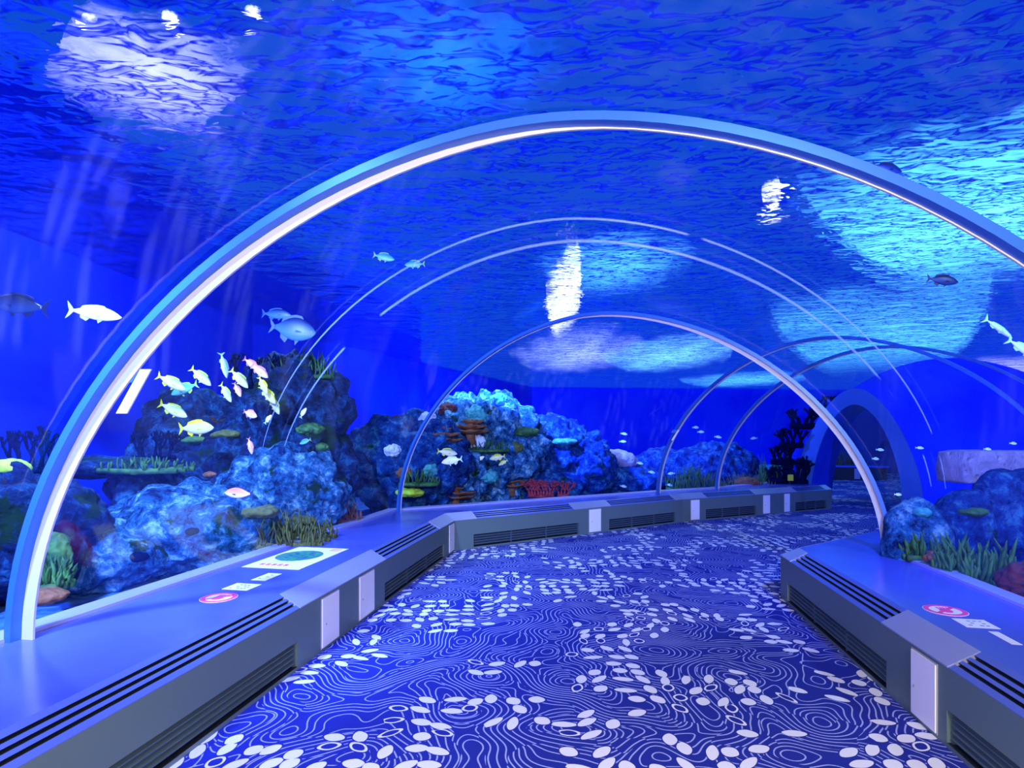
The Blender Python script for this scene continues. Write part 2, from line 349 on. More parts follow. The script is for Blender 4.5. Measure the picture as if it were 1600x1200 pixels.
glow_disc(240, 90, 300, 240, LV, 1.1, 'lavender glow over the water at the upper left')
glow_disc(880, 430, 60, 200, (.8, .85, 1), 2.4, 'narrow white glitter over the second arch', 4.2)
glow_disc(960, 400, 260, 120, CY, .7, 'soft cyan glow around the white glitter', 4.3)
glow_disc(1205, 300, 30, 60, (.9, .95, 1), 5, 'small white glint right of the arch crown')
glow_disc(900, 540, 230, 90, (.40, .50, 1), .8, 'pale lavender glow on the water through the second arch', 4.02)
glow_disc(1040, 545, 220, 80, (.22, .68, 1), .9, 'pale cyan glow on the water through the second arch', 4.0)
glow_disc(1160, 600, 180, 50, CY, .9, 'cyan glow on the far water above the fourth arch', 3.98)
glow_disc(1570, 575, 170, 90, LV, 1.1, 'lavender glow on the water at the right edge', 4.0)
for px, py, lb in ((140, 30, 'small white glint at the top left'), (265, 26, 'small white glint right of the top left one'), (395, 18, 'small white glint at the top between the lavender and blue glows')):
    glow_disc(px, py, 26, 16, (.9, .9, 1), 6, lb)

# ------------------------------------------------------------------ the acrylic tunnel
def loft(name, rings, label, off=.03):
    v = []; f = []
    for (l, r) in rings:
        v += [ringpt(l, r, t, off) for t in TS]
    n = NT+1
    for k in range(len(rings)-1):
        for q in range(NT): f.append((k*n+q, k*n+q+1, (k+1)*n+q+1, (k+1)*n+q))
    o = mesh(name, v, f, M_glass, smooth=True)
    return tag(o, label, kind='structure')
loft('window_1', [(LG[0], RG[0]), (LG[1], RG[1])], 'clear curved acrylic of the near tunnel stretch')
loft('window_2', [(LG[1], RG[1]), (LG[2], RG[2]), (LG[3], RG[3]), (LG[4], RG[4])], 'clear curved acrylic of the tunnel beyond the bend')

def acrylic_arcs():
    """two thin pale blue arcs along the acrylic before the bend, partly transparent"""
    m, nt, out = newmat('acrylic_arc'); L = nt.links.new
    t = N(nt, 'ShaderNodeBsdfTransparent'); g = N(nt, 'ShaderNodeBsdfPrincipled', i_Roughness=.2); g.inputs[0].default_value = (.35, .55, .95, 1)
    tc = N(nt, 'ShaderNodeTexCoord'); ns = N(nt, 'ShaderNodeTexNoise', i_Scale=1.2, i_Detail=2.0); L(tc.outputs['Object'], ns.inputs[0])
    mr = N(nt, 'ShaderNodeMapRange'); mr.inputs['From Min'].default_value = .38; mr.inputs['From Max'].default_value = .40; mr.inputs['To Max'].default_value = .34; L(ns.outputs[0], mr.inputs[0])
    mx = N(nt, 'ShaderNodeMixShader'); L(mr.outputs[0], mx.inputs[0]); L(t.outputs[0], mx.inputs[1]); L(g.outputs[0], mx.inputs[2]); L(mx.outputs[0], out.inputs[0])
    root = empty('acrylic_arc', (.5, 4.5, 3)); tag(root, 'faint curved lines on the acrylic between the two nearest arches', 'joint')
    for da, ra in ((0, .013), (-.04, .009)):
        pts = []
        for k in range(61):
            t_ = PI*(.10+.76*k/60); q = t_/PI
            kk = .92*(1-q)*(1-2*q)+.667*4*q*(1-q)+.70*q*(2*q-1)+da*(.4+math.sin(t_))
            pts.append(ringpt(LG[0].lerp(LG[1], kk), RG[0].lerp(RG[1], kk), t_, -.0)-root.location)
        mb = MB(); mb.tube(pts, [ra*(.3+.7*math.sin(PI*k/60)) for k in range(61)], 6); mb.build('arc_line', m, root, smooth=True)
acrylic_arcs()
def arch(l, r, label, w=.06, th=.02, taper='left', sd=.065):
    root = empty('tunnel_arch', ((l.x+r.x)/2, (l.y+r.y)/2, TOP)); tag(root, label, 'arch', 'metal arches of the tunnel')
    inv = Vector((-(l.x+r.x)/2, -(l.y+r.y)/2, -TOP))
    e = (r-l).normalized(); ax = Vector((-e.y, e.x, 0))            # along the tunnel, away from the visitor
    def ringmesh(name, mat, offs, along):
        v = []; f = []
        for t in TS:
            for o_, a_ in zip(offs(t), along): v.append(ringpt(l, r, t, o_)+ax*a_+inv)
        for k in range(NT):
            for q in range(4): f.append((k*4+q, k*4+(q+1) % 4, (k+1)*4+(q+1) % 4, (k+1)*4+q))
        f += [(0, 1, 2, 3), (NT*4, NT*4+1, NT*4+2, NT*4+3)]
        return mesh(name, v, f, mat, root)
    ringmesh('channel', M_rib, lambda t: (.02, -th, -th, .02), (-w/2, -w/2, w/2, w/2))
    def so(t):
        x = math.cos(t) if taper == 'right' else -math.cos(t)      # 1 on the tapered-to side
        dpt = .006+sd*max(0, min(1, (x+.12)/.9))
        return (.02, -th-dpt, -th-dpt, .02)
    s = ringmesh('edge_strip', M_strip, so, (w/2, w/2, w/2+.012, w/2+.012)); s['label'] = 'off-white strip along the far edge'
    return root
# fitted feet of each arch
def feet(cx, cy_, yaw, a): return V2(cx-a*math.cos(yaw), cy_+a*math.sin(yaw)), V2(cx+a*math.cos(yaw), cy_-a*math.sin(yaw))
arch(*feet(.175, 2.573, .17, 2.868), 'nearest and largest blue-grey metal arch spanning the tunnel')
arch(V2(-1.617, 8.215), V2(3.468, 5.28), 'second metal arch, at the bend, pale on its right leg', taper='right', w=.05, th=.014, sd=.045)
arch(V2(2.727, 10.776), V2(6.19, 6.16), 'third metal arch, rising from the far bench beyond the bend', w=.055, th=.02, sd=.02)
arch(V2(4.099, 11.557), V2(7.63, 7.11), 'fourth metal arch, between the third arch and the blue portal', w=.055, th=.02, sd=.02)

# ------------------------------------------------------------------ benches with grooved tops
def vert_norm(a, b, side):
    d = (b-a).normalized(); n = V2(-d.y, d.x)
    return n if side > 0 else -n
def run(name, label, F, G, k, side, cuts_slot, cuts_vent, panels, end_cap=True):
    """one straight bench between F[k] and F[k+1]; side +1: ledge lies left of the walking direction"""
    a, b = F[k], F[k+1]; n = vert_norm(a, b, side); L = (b-a).length; d = (b-a)/L
    root = empty(name, (a.x, a.y, 0)); tag(root, label, 'bench', 'benches along the tunnel glass')
    O = Vector((a.x, a.y, 0))
    def mit(i):
        if i == 0 or i == len(F)-1: return n
        n1 = vert_norm(F[i-1], F[i], side); n2 = vert_norm(F[i], F[i+1], side); m = (n1+n2)
        return m/ (m.dot(n))
    m0, m1 = mit(k), mit(k+1)
    def P(s, dd, z):
        m = m0 if s <= 1e-6 else (m1 if s >= L-1e-6 else n)
        q = a+d*s+m*dd
        return Vector((q.x, q.y, z))-O
    def sweep(mb, pr, s0, s1, mats):
        v = [P(s0, x, z) for x, z in pr]+[P(s1, x, z) for x, z in pr]; c = len(pr)
        for q in range(c):
            mb.add([v[q], v[(q+1) % c], v[c+(q+1) % c], v[c+q]], [(0, 1, 2, 3)], mats[q % len(mats)])
        mb.add(v[:c], [tuple(range(c))], mats[0]); mb.add(v[c:], [tuple(range(c))], mats[0])
    def spans(cuts):
        out = []; s = 0
        for (c0, c1) in cuts:
            if c0 > s: out.append((s, c0, False))
            out.append((c0, c1, True)); s = c1
        if s < L: out.append((s, L, False))
        return out
    mb = MB()
    for s0, s1, cut in spans(cuts_vent):
        if cut: sweep(mb, [(0, 0), (0, .025), (.06, .025), (.06, .195), (0, .195), (0, LIP), (.14, LIP-.005), (.14, 0)], s0, s1, [0, 1, 1, 1, 0, 0, 0, 0])
        else: sweep(mb, [(0, 0), (0, LIP), (.14, LIP-.005), (.14, 0)], s0, s1, [0])
    mb.build('fascia', [M_fascia, M_dark], root)
    bw, bh = .15, TOP-LIP
    def bp(f, dep=0):     # point on the bevel, fraction f, sunk by dep
        nx, nz = -bh, bw; q = math.hypot(nx, nz)
        return (bw*f-nx/q*dep, LIP+.004+(bh-.004)*f-nz/q*dep)
    for s0, s1, cut in spans(cuts_slot):
        mb = MB()
        if cut:
            pr = [(0, LIP+.004)]; mt = [0]
            for f0 in (.20, .44, .68):
                for f, dep in ((f0, 0), (f0, .022), (f0+.115, .022), (f0+.115, 0)):
                    pr.append(bp(f, dep))
            pr += [(bw, TOP), (bw, TOP-.06), (.0, LIP-.02)]
            mt = [0, 1, 1, 1, 0, 1, 1, 1, 0, 1, 1, 1, 0, 0, 0, 0]
            # keep the lip closed under the grooves
            pr[-1] = (.03, LIP-.03)
            pr.append((0, LIP-.0)); mt.append(0)
            sweep(mb, pr, s0, s1, mt); mb.build('grooved_panel', [M_groove, M_dark], root)
        else:
            sweep(mb, [(-.004, LIP), (-.004, LIP+.008), (bw, TOP+.003), (bw, TOP-.05)], s0, s1, [0]); mb.build('cover_panel', M_bevel, root)
    # louvres
    for (s0, s1) in cuts_vent:
        mb = MB()
        for z in (.05, .085, .12, .155):
            v = [P(s0+.02, .012, z), P(s1-.02, .012, z), P(s1-.02, .045, z+.012), P(s0+.02, .045, z+.012)]
            mb.add(v+[q+Vector((0, 0, .007)) for q in v], [(0, 1, 2, 3), (4, 5, 6, 7), (0, 1, 5, 4), (1, 2, 6, 5), (2, 3, 7, 6), (3, 0, 4, 7)])
        for s in [s0+.004, s1-.016]+[s0+(s1-s0)*q/3 for q in (1, 2)]:
            v = [P(s, .02, .026), P(s+.012, .02, .026), P(s+.012, .05, .026), P(s, .05, .026)]
            mb.add(v+[q+Vector((0, 0, .168)) for q in v], [(0, 1, 2, 3), (4, 5, 6, 7), (0, 1, 5, 4), (1, 2, 6, 5), (2, 3, 7, 6), (3, 0, 4, 7)])
        mb.build('vent_grille', M_slat, root)
    for s0, s1 in panels:
        mb = MB()
        def pl(mb, s0, s1, z0, z1, d0, d1, mi):
            v = [P(s0, d0, z0), P(s1, d0, z0), P(s1, d0, z1), P(s0, d0, z1), P(s0, d1, z0), P(s1, d1, z0), P(s1, d1, z1), P(s0, d1, z1)]
            mb.add(v, [(0, 1, 2, 3), (4, 5, 6, 7), (0, 1, 5, 4), (1, 2, 6, 5), (2, 3, 7, 6), (3, 0, 4, 7)], mi)
        pl(mb, s0, s1, .02, .392, -.004, .002, 1); pl(mb, s0+.008, s1-.008, .028, .384, -.010, -.003, 0)
        ap = mb.build('access_panel', [M_white, M_edge], root); ap['label'] = 'white access panel'
        m2 = MB(); c = P(s1-.05 if side < 0 else s0+.055, -.012, .19)
        dd = Vector((d.x, d.y, 0))*.012; m2.box(c-dd/2-Vector((0, 0, .006)), dd, Vector((-n.x, -n.y, 0))*.004, (0, 0, .014)); m2.build('lock', M_edge, ap)
    # ledge top up to the glass and the pale trim behind it
    return root, O, P, m0, m1, L, d, n
def ledge(root, O, pts, trim):
    mb = MB(); mb.prism([Vector((p[0]-O.x, p[1]-O.y)) for p in pts], TOP-.06, TOP); mb.build('ledge_top', M_ledge, root)
    mb = MB()
    for q in trim: mb.prism([Vector((p[0]-O.x, p[1]-O.y)) for p in q], TOP-.25, TOP+.02)
    t = mb.build('glass_trim', M_trim, root); t['label'] = 'pale lavender strip at the foot of the glass'
def sY(F, k, Y): a, b = F[k], F[k+1]; return (Y-a.y)/(b.y-a.y)*(b-a).length
def sPX(F, k, px):     # arc length where the front line crosses an image column
    a, b = F[k], F[k+1]; q = (px-800)/900; t = (q*a.y-a.x)/((b.x-a.x)-q*(b.y-a.y)); return t*(b-a).length
def off_line(pts, w, side):
    out = []
    for i, p in enumerate(pts):
        n1 = vert_norm(pts[max(i-1, 0)], pts[max(i-1, 0)+1] if i > 0 else pts[1], side) if i > 0 else vert_norm(pts[0], pts[1], side)
        n2 = vert_norm(pts[i], pts[i+1], side) if i < len(pts)-1 else n1
        m = n1+n2; m = m/m.dot(n1); out.append(p+m*w)
    return out
LT = off_line(LG, .16, 1); RT = off_line(RG, .13, -1)
# left, before the bend
f = lambda Y: sY(LF, 0, Y)
R = run('bench', 'long slate bench with white access panels along the left glass', LF, LG, 0, 1,
        [(.2, f(3.93)), (f(5.45), f(7.2))], [(.4, f(3.9)), (f(5.42), f(7.38))], [(f(4.216), f(4.491)), (f(4.854), f(5.166)), (f(7.60), f(7.85))])
root, O, P, m0, m1, L, d, n = R
q0 = P(0, .15, 0)+O; q1 = P(L, .15, 0)+O
ledge(root, O, [q0, q1, LG[1], LG[0]], [[LG[0], LG[1], LT[1], LT[0]]])
# left, beyond the bend
f = lambda px: sPX(LF, 1, px)
R = run('bench', 'slate bench running right from the bend beneath the far glass', LF, LG, 1, 1,
        [(f(745), f(897)), (f(955), f(1055))], [(f(740), f(905)), (f(952), f(1056))], [(f(920), f(939))])
root, O, P, m0, m1, L, d, n = R
q0 = P(0, .15, 0)+O; q1 = P(L, .15, 0)+O
ledge(root, O, [q0, q1, LG[2], LG[1]], [[LG[1], LG[2], LT[2], LT[1]]])
f = lambda px: sPX(LF, 2, px)
R = run('bench', 'farthest dark bench ending beside the blue portal', LF, LG, 2, 1,
        [(f(1105), f(1180)), (f(1245), f(1290))], [(f(1103), f(1182)), (f(1243), f(1292))], [(f(1079), f(1093)), (f(1192), f(1203)), (f(1225), f(1234))])
root, O, P, m0, m1, L, d, n = R
q0 = P(0, .15, 0)+O; q1 = P(L, .15, 0)+O
ledge(root, O, [q0, q1, V2(6.62, 12.78), LG[4], LG[3], LG[2]], [[LG[2], LG[3], LT[3], LT[2]], [LG[3], LG[4], LT[4], LT[3]]])
# right
f = lambda Y: sY(RF, 0, Y)
R = run('bench', 'slate bench with one white access panel along the right glass', RF, RG, 0, -1,
        [(.2, f(2.93)), (f(3.62), f(5.35))], [(.4, f(2.94)), (f(3.56), f(5.44))], [(f(3.018), f(3.268))])
root, O, P, m0, m1, L, d, n = R
q0 = P(0, .15, 0)+O; q1 = P(L, .15, 0)+O
ledge(root, O, [q0, q1, RG[1], RG[0]], [[RG[0], RG[1], RT[1], RT[0]]])
R = run('bench', 'bench end turning right behind the second arch', RF, RG, 1, -1, [], [(.6, 3.0)], [])
root, O, P, m0, m1, L, d, n = R
q0 = P(0, .15, 0)+O; q1 = P(L, .15, 0)+O
ledge(root, O, [q0, q1, RG[2], RG[1]], [[RG[1], RG[2], RT[2], RT[1]]])

# ------------------------------------------------------------------ prints on the ledges
U1 = Vector((.1928, .981, 0)).normalized(); R1 = Vector((U1.y, -U1.x, 0))
def disc(mb, c, a, b, ra, rb, z0, z1, mi, n=24, t0=0, t1=2*PI):
    mb.prism([c+a*math.cos(t0+(t1-t0)*k/n)*ra+b*math.sin(t0+(t1-t0)*k/n)*rb for k in range(n)], z0, z1, mi)
def round_sign(px, py, label):
    c = at(px, py, 990/(py-678)); root = empty('round_sticker', (c.x, c.y, TOP)); tag(root, label, 'sign', 'floor-style stickers on the ledges')
    Z = Vector((0, 0, 0)); mb = MB(); disc(mb, Z, R1, U1, .118, .118, .0006, .0020, 0); mb.build('backing', M_paper, root)
    mb = MB()
    n = 30
    for k in range(n):
        t0, t1 = 2*PI*k/n, 2*PI*(k+1)/n
        pp = [R1*math.cos(t)*r_+U1*math.sin(t)*r_ for t, r_ in ((t0, .085), (t1, .085), (t1, .114), (t0, .114))]
        mb.prism(pp, .0022, .0034)
    dgn = (R1+U1).normalized(); pr = (R1-U1).normalized()
    mb.prism([dgn*.09+pr*.012, dgn*.09-pr*.012, -dgn*.09-pr*.012, -dgn*.09+pr*.012], .0022, .0034)
    mb.build('ring_print', M_pink, root)
    mb = MB(); disc(mb, U1*-.01, R1, U1, .035, .045, .0022, .0030, 0, 12)
    for k in range(4): mb.prism([R1*(-.03+.018*k)+U1*.02, R1*(-.018+.018*k)+U1*.02, R1*(-.018+.018*k)+U1*.065, R1*(-.03+.018*k)+U1*.065], .0022, .0030)
    mb.build('hand_print', M_pink, root)
def text_plate(c, w, h, label, group_faint=True):
    root = empty('text_sticker', (c.x, c.y, TOP)); tag(root, label, 'sign')
    mb = MB(); mb.prism([R1*-w/2+U1*-h/2, R1*w/2+U1*-h/2, R1*w/2+U1*h/2, R1*-w/2+U1*h/2], .0006, .002); rnd = random.Random(5)
    x = -w/2+.03
    while x < w/2-.04:
        ww = rnd.uniform(.012, .022)
        for yy in (-.25, 0, .25):
            if rnd.random() < .75: mb.prism([R1*x+U1*(h*yy-.006), R1*(x+ww)+U1*(h*yy-.006), R1*(x+ww)+U1*(h*yy+.004), R1*x+U1*(h*yy+.004)], .0012, .0030, 1)
        x += ww+.010
    mb.build('printed_plate', [M_paper, M_ink], root)
    return root
round_sign(342, 934, 'round pink prohibition sticker on the left ledge')
round_sign(1477, 954, 'round pink prohibition sticker on the right ledge')
c = at(378, 917, 990/239); text_plate(c, .20, .17, 'bright white text sticker beside the round sticker on the left ledge')
c = at(408, 905, 990/227); text_plate(c+U1*.07, .12, .22, 'narrow pale text sticker between the white sticker and the poster')
c = at(1524, 974.5, 990/296.5); text_plate(c, .17, .16, 'white text sticker beside the round sticker on the right ledge')
c = at(1570, 997, 990/319); text_plate(c, .05, .20, 'narrow pale text strip at the edge of the right ledge')
c = Vector((-2.236, 4.76, 0))+R1*.26+U1*.43
PC = c; mb = MB(); mb.prism([R1*-.26+U1*-.43, R1*.26+U1*-.43, R1*.26+U1*.43, R1*-.26+U1*.43], .0006, .002); disc(mb, R1*-.03+U1*.06, R1, U1, .20, .22, .0012, .003, 2, 28)
for k in range(5):
    a = R1*(-.17+.055*k)+U1*-.33
    mb.prism([a, a+R1*.042, a+R1*.042+U1*.018, a+U1*.018], .0012, .003, 1); mb.prism([a+U1*.03, a+R1*.036+U1*.03, a+R1*.036+U1*.048, a+U1*.048], .0012, .003, 1)
    mb.prism([a+R1*.014+U1*-.01, a+R1*.024+U1*-.01, a+R1*.024+U1*.055, a+R1*.014+U1*.055], .0012, .003, 1)
for k in range(3):
    a = R1*.12+U1*(.30+.035*k); mb.prism([a, a+R1*.10, a+R1*.10+U1*.012, a+U1*.012], .0012, .003, 1)
o = mb.build('poster', [M_paper, M_pink, M_gpr]); o.location = (PC.x, PC.y, TOP); tag(o, 'white poster with green and blue picture lying on the left ledge', 'poster')

# small plates fixed behind the arches
def arch_plate(p, q, wv, label):
    root = empty('arch_plate', p); tag(root, label, 'plate'); d = q-p
    mb = MB(); mb.box((0, 0, 0), d, wv, (0, .012, 0)); mb.build('plate', M_white, root)
    mb = MB(); mb.box(d*.62+Vector((-.07, .0, .02)), d*.3, (.075, 0, 0), (0, .03, 0)); mb.build('bracket', M_rib, root)
arch_plate(at(181, 646, 3.16), at(219, 577, 3.16), Vector((.058, 0, 0)), 'slim white plate bracketed behind the left leg of the nearest arch')
arch_plate(at(1049, 688, 10.1), at(1059, 672, 10.1), Vector((.03, 0, 0)), 'tiny pale plate on the third arch')

# ------------------------------------------------------------------ portal and corridor beyond
e45 = V2(.7071, -.7071); pl, pr_ = V2(6.2, 13.2), V2(10.3, 9.1)
def portal_ring(off, H, z0=0, t0=0):
    return [ringpt(pl, pr_, t, off, H, z0) for t in TS]
ax0 = Vector((.7071, .7071, 0)); ax1 = Vector((math.sin(.27), math.cos(.27), 0))
outr = portal_ring(.04, 3.02)
oc = pl+e45*1.47
innr = [Vector(((oc+e45*(0.87*prof(t)[0])).x, (oc+e45*(0.87*prof(t)[0])).y, 2.22*prof(t)[1])) for t in TS]
def q4(mb, A, B, mi=0):
    for k in range(len(A)-1): mb.add([A[k], A[k+1], B[k+1], B[k]], [(0, 1, 2, 3)], mi)
mb = MB(); q4(mb, outr, innr); q4(mb, outr, [p+ax0*.5 for p in outr]); q4(mb, [p+ax0*.5 for p in outr], [p+ax0*.5 for p in innr])
lip = [p+(Vector((oc.x, oc.y, 1.0))-p).normalized()*-.16-ax0*.05 for p in innr]
q4(mb, innr, [p+ax0*1.5 for p in innr], 1); q4(mb, [p+(p-Vector((oc.x, oc.y, .8))).normalized()*.12+ax0*.3 for p in innr], [p+ax0*1.5+(p-Vector((oc.x, oc.y, .8))).normalized()*.12 for p in innr], 1)
o = mb.build('wall_portal', [M_bluewall, M_portal], smooth=False); tag(o, 'blue arched portal wall at the far end of the glass', kind='structure')
mb = MB()
o2 = [p-ax0*.06 for p in innr]; o3 = [p+(p-Vector((oc.x, oc.y, .3))).normalized()*.34-ax0*.06 for p in innr]
q4(mb, o2, o3); q4(mb, o3, [p+ax0*.06 for p in o3]); q4(mb, o2, [p+ax0*.06 for p in o2])
o = mb.build('trim_1', M_rib); tag(o, 'lighter blue band around the portal opening', kind='structure')
# far bench, rib and plants inside the corridor
wall('wall_far_room', [(12.7, 24.6), (17, 22.5)], z1=2.7, mat=M_hall)
fb = empty('bench', (10.3, 20.2, 0)); tag(fb, 'small dark bench far away through the blue portal', 'bench')
mb = MB(); mb.box((0, 0, 0), (2.6, -.4, 0), (.1, .8, 0), (0, 0, .44)); mb.build('fascia', M_dark, fb)
mb = MB(); mb.box((-.03, -.05, .44), (2.66, -.4, 0), (.1, .85, 0), (0, 0, .06)); mb.build('ledge_top', M_ledge, fb)
mb = MB(); mb.box((1.55, -.26, .04), (.18, -.028, 0), (0, -.012, 0), (0, 0, .36)); mb.build('access_panel', M_bevel, fb)
arch(V2(10.45, 19.9), V2(15.2, 18.4), 'small pale arch far away through the blue portal', w=.1, th=.05)
YP = pbr('yellow_sign_face', (.6, .55, .01), .5)
sg = empty('exit_sign', at(1231, 751, 12.5)); tag(sg, 'small yellow square notice at the foot of the portal', 'sign')
mb = MB(); mb.box((0, 0, 0), (.11, -.02, 0), (.002, .02, 0), (0, 0, .13)); mb.build('board', YP, sg)
mb = MB(); mb.box((.04, .02, -.11), (.02, 0, 0), (0, .02, 0), (0, 0, .2)); mb.build('stand', M_dark, sg)

# ------------------------------------------------------------------ reef
def fb(p, o=5, H=1.0): return mnoise.fractal(p, H, 2.1, o)
ICO = {}
def ico(sub):
    if sub not in ICO:
        bm = bmesh.new(); bmesh.ops.create_icosphere(bm, subdivisions=sub, radius=1)
        ICO[sub] = ([v.co.copy() for v in bm.verts], [tuple(v.index for v in f.verts) for f in bm.faces]); bm.free()
    return ICO[sub]
def rock(name, c, r, label, seed=0, mat=None, amp=.30, sub=6, cat='rock', group=None, rz=0, boxy=0, freq=1.3):
    vs, fs = ico(sub); out = []; off = Vector((seed*3.7, seed*1.3, seed*7.1)); rr = Vector(r); m = min(r)
    for v in vs:
        q = v.copy()
        if boxy:
            mm = max(abs(q.x), abs(q.y), abs(q.z)); q = q.lerp(q/mm*.8, boxy)
        p = Vector((q.x*rr.x, q.y*rr.y, q.z*rr.z))
        s = p*freq+off
        dsp = amp*(.55*fb(s*.9, 3)+.45*fb(s*2.6, 4)) 
        cell = mnoise.voronoi(s*2.4)[0]; dsp += amp*.55*(min(cell[1]-cell[0], .5)-.2)
        pit = mnoise.noise(s*6.0); dsp -= amp*.22*max(0, pit-.1)
        dsp += .05*amp*fb(s*9, 3)
        out.append(p+v*dsp*min(1.2, m*1.2))
    o = mesh(name, out, fs, mat or M_rock, smooth=True); o.location = c; o.rotation_euler = (0, 0, rz)
    return tag(o, label, cat, group)
GR = 'reef rocks in the tanks'
def RK(px, Y, ytop, wpx, dy, label, seed, mat=None, zb=.15, **kw):
    """rock whose top shows at image row ytop, width in px"""
    zt = EYE-(ytop-678)/900*Y; c = at(px, 678, Y); w_ = wpx/900*Y/2; h = (zt-zb)/2
    return rock('reef_rock', (c.x, c.y, zb+h), (w_, dy, h), label, seed, mat, group=GR, **kw)
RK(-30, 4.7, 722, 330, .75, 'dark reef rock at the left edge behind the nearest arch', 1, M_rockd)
RK(150, 5.3, 800, 260, .60, 'pale blue pitted reef rock low behind the nearest arch', 2)
RK(300, 5.8, 752, 250, .60, 'broad pale blue pitted reef rock in the middle of the left tank', 3)
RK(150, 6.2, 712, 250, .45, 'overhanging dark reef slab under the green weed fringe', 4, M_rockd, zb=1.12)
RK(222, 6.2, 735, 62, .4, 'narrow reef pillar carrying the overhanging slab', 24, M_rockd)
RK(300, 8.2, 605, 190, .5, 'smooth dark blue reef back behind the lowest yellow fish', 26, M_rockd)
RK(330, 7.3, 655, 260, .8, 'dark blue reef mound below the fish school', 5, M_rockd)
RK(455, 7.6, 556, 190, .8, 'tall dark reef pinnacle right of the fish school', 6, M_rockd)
RK(430, 6.9, 700, 230, .6, 'blue reef rock at the foot of the tall pinnacle', 7)
RK(492, 7.7, 720, 130, .5, 'mottled blue reef rock left of the bend', 8, M_rock)
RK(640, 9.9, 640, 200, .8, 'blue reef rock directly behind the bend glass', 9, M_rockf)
RK(760, 11.3, 610, 200, .9, 'tall reef mound right of the second arch leg', 10, M_rock)
RK(690, 10.3, 690, 150, .7, 'knobbly reef rock low behind the bend bench', 11, M_rock)
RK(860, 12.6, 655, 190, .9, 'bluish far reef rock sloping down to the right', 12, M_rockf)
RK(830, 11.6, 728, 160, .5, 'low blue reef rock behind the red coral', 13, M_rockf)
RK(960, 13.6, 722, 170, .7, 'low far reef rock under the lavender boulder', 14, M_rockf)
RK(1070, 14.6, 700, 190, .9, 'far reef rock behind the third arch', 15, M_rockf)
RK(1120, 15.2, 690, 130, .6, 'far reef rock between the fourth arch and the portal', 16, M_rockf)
rock('reef_rock', at(953, 719, 13.4), (.62, .3, .26), 'pale lavender boulder on the far reef', 21, M_rockp, amp=.35, sub=5, group=GR)
RK(1432, 5.15, 775, 95, .22, 'pale blue reef rock just right of the second arch leg', 17, M_rock, sub=5)
RK(1505, 5.35, 762, 110, .25, 'blue reef rock behind the sea grass', 18, M_rockf, sub=5)
RK(1590, 5.3, 735, 160, .35, 'large blue reef rock at the right edge', 19, M_rockf, sub=5)
rock('reef_rock', at(1560, 729, 5.6), (.62, .25, .20), 'flat-topped lavender white rock slab at the right edge', 22, M_rockp, amp=.16, sub=5, group=GR, boxy=.8)

# --------- corals and weeds
GC = 'corals and weeds on the reef'
def bush(px, py, Y, wpx, hpx, label, mat, n=60, seed=0, name='seaweed', cat='seaweed', r=.012, blade=True):
    rnd = random.Random(seed); b = at(px, py, Y); W = wpx/900*Y/2; H = hpx/900*Y
    mb = MB()
    for k in range(n):
        x = rnd.uniform(-W, W); y = rnd.uniform(-W*.6, W*.6); h = H*rnd.uniform(.45, 1)*(1-.5*(abs(x)/W)**2)
        lx, ly = rnd.uniform(-.35, .35)*h, rnd.uniform(-.3, .3)*h; ph = rnd.uniform(0, 6)
        pts = [(x+lx*(s/5)**1.5+.05*h*math.sin(ph+s), y+ly*s/5, h*s/5-.03) for s in range(6)]
        mb.tube(pts, [r*(.6+.9*math.sin(PI*min(1, (s+.7)/6)))*(1 if s < 5 else .25) for s in range(6)], 5, 0, .45 if blade else 1)
    for yy in (-.4, 0, .4): mb.tube([(-W, yy*W, -.04), (0, yy*W, -.05), (W, yy*W, -.04)], .03, 6)
    mb.tube([(0, -W*.6, -.05), (0, W*.6, -.05)], .03, 6)
    o = mb.build(name, mat, smooth=True); o.location = b
    return tag(o, label, cat, GC)
def branching(px, py, Y, wpx, hpx, label, mat, seed=0, depth=5, r=.03, name='branching_coral', spread=.75, stems=5):
    rnd = random.Random(seed); b = at(px, py, Y); W = wpx/900*Y/2; H = hpx/900*Y; mb = MB()
    def grow(p, d, ln, rr, k):
        q = p+d*ln; mid = p+d*ln*.5+Vector((rnd.uniform(-1, 1), 0, rnd.uniform(-1, 1)))*ln*.08
        mb.tube([p, mid, q], [rr, rr*.9, rr*.72], 6)
        if k <= 0: return
        for s in range(rnd.choice((2, 2, 3))):
            nd = (d+Vector((rnd.uniform(-1, 1)*spread, rnd.uniform(-.5, .5)*spread, rnd.uniform(-.25, .7)*spread))).normalized()
            grow(q, nd, ln*rnd.uniform(.68, .88), rr*.72, k-1)
    if stems > 1: mb.tube([(-W*.75, 0, -.02), (0, 0, -.04), (W*.75, 0, -.02)], r*1.3, 8)
    for s in range(stems):
        x = W*(2*(s+.5)/stems-1)*.7
        grow(Vector((x, rnd.uniform(-.05, .05), -.03)), Vector((x/W*.5, 0, 1)).normalized(), H*.26, r, depth)
    o = mb.build(name, mat, smooth=True); o.location = b
    return tag(o, label, 'coral', GC)
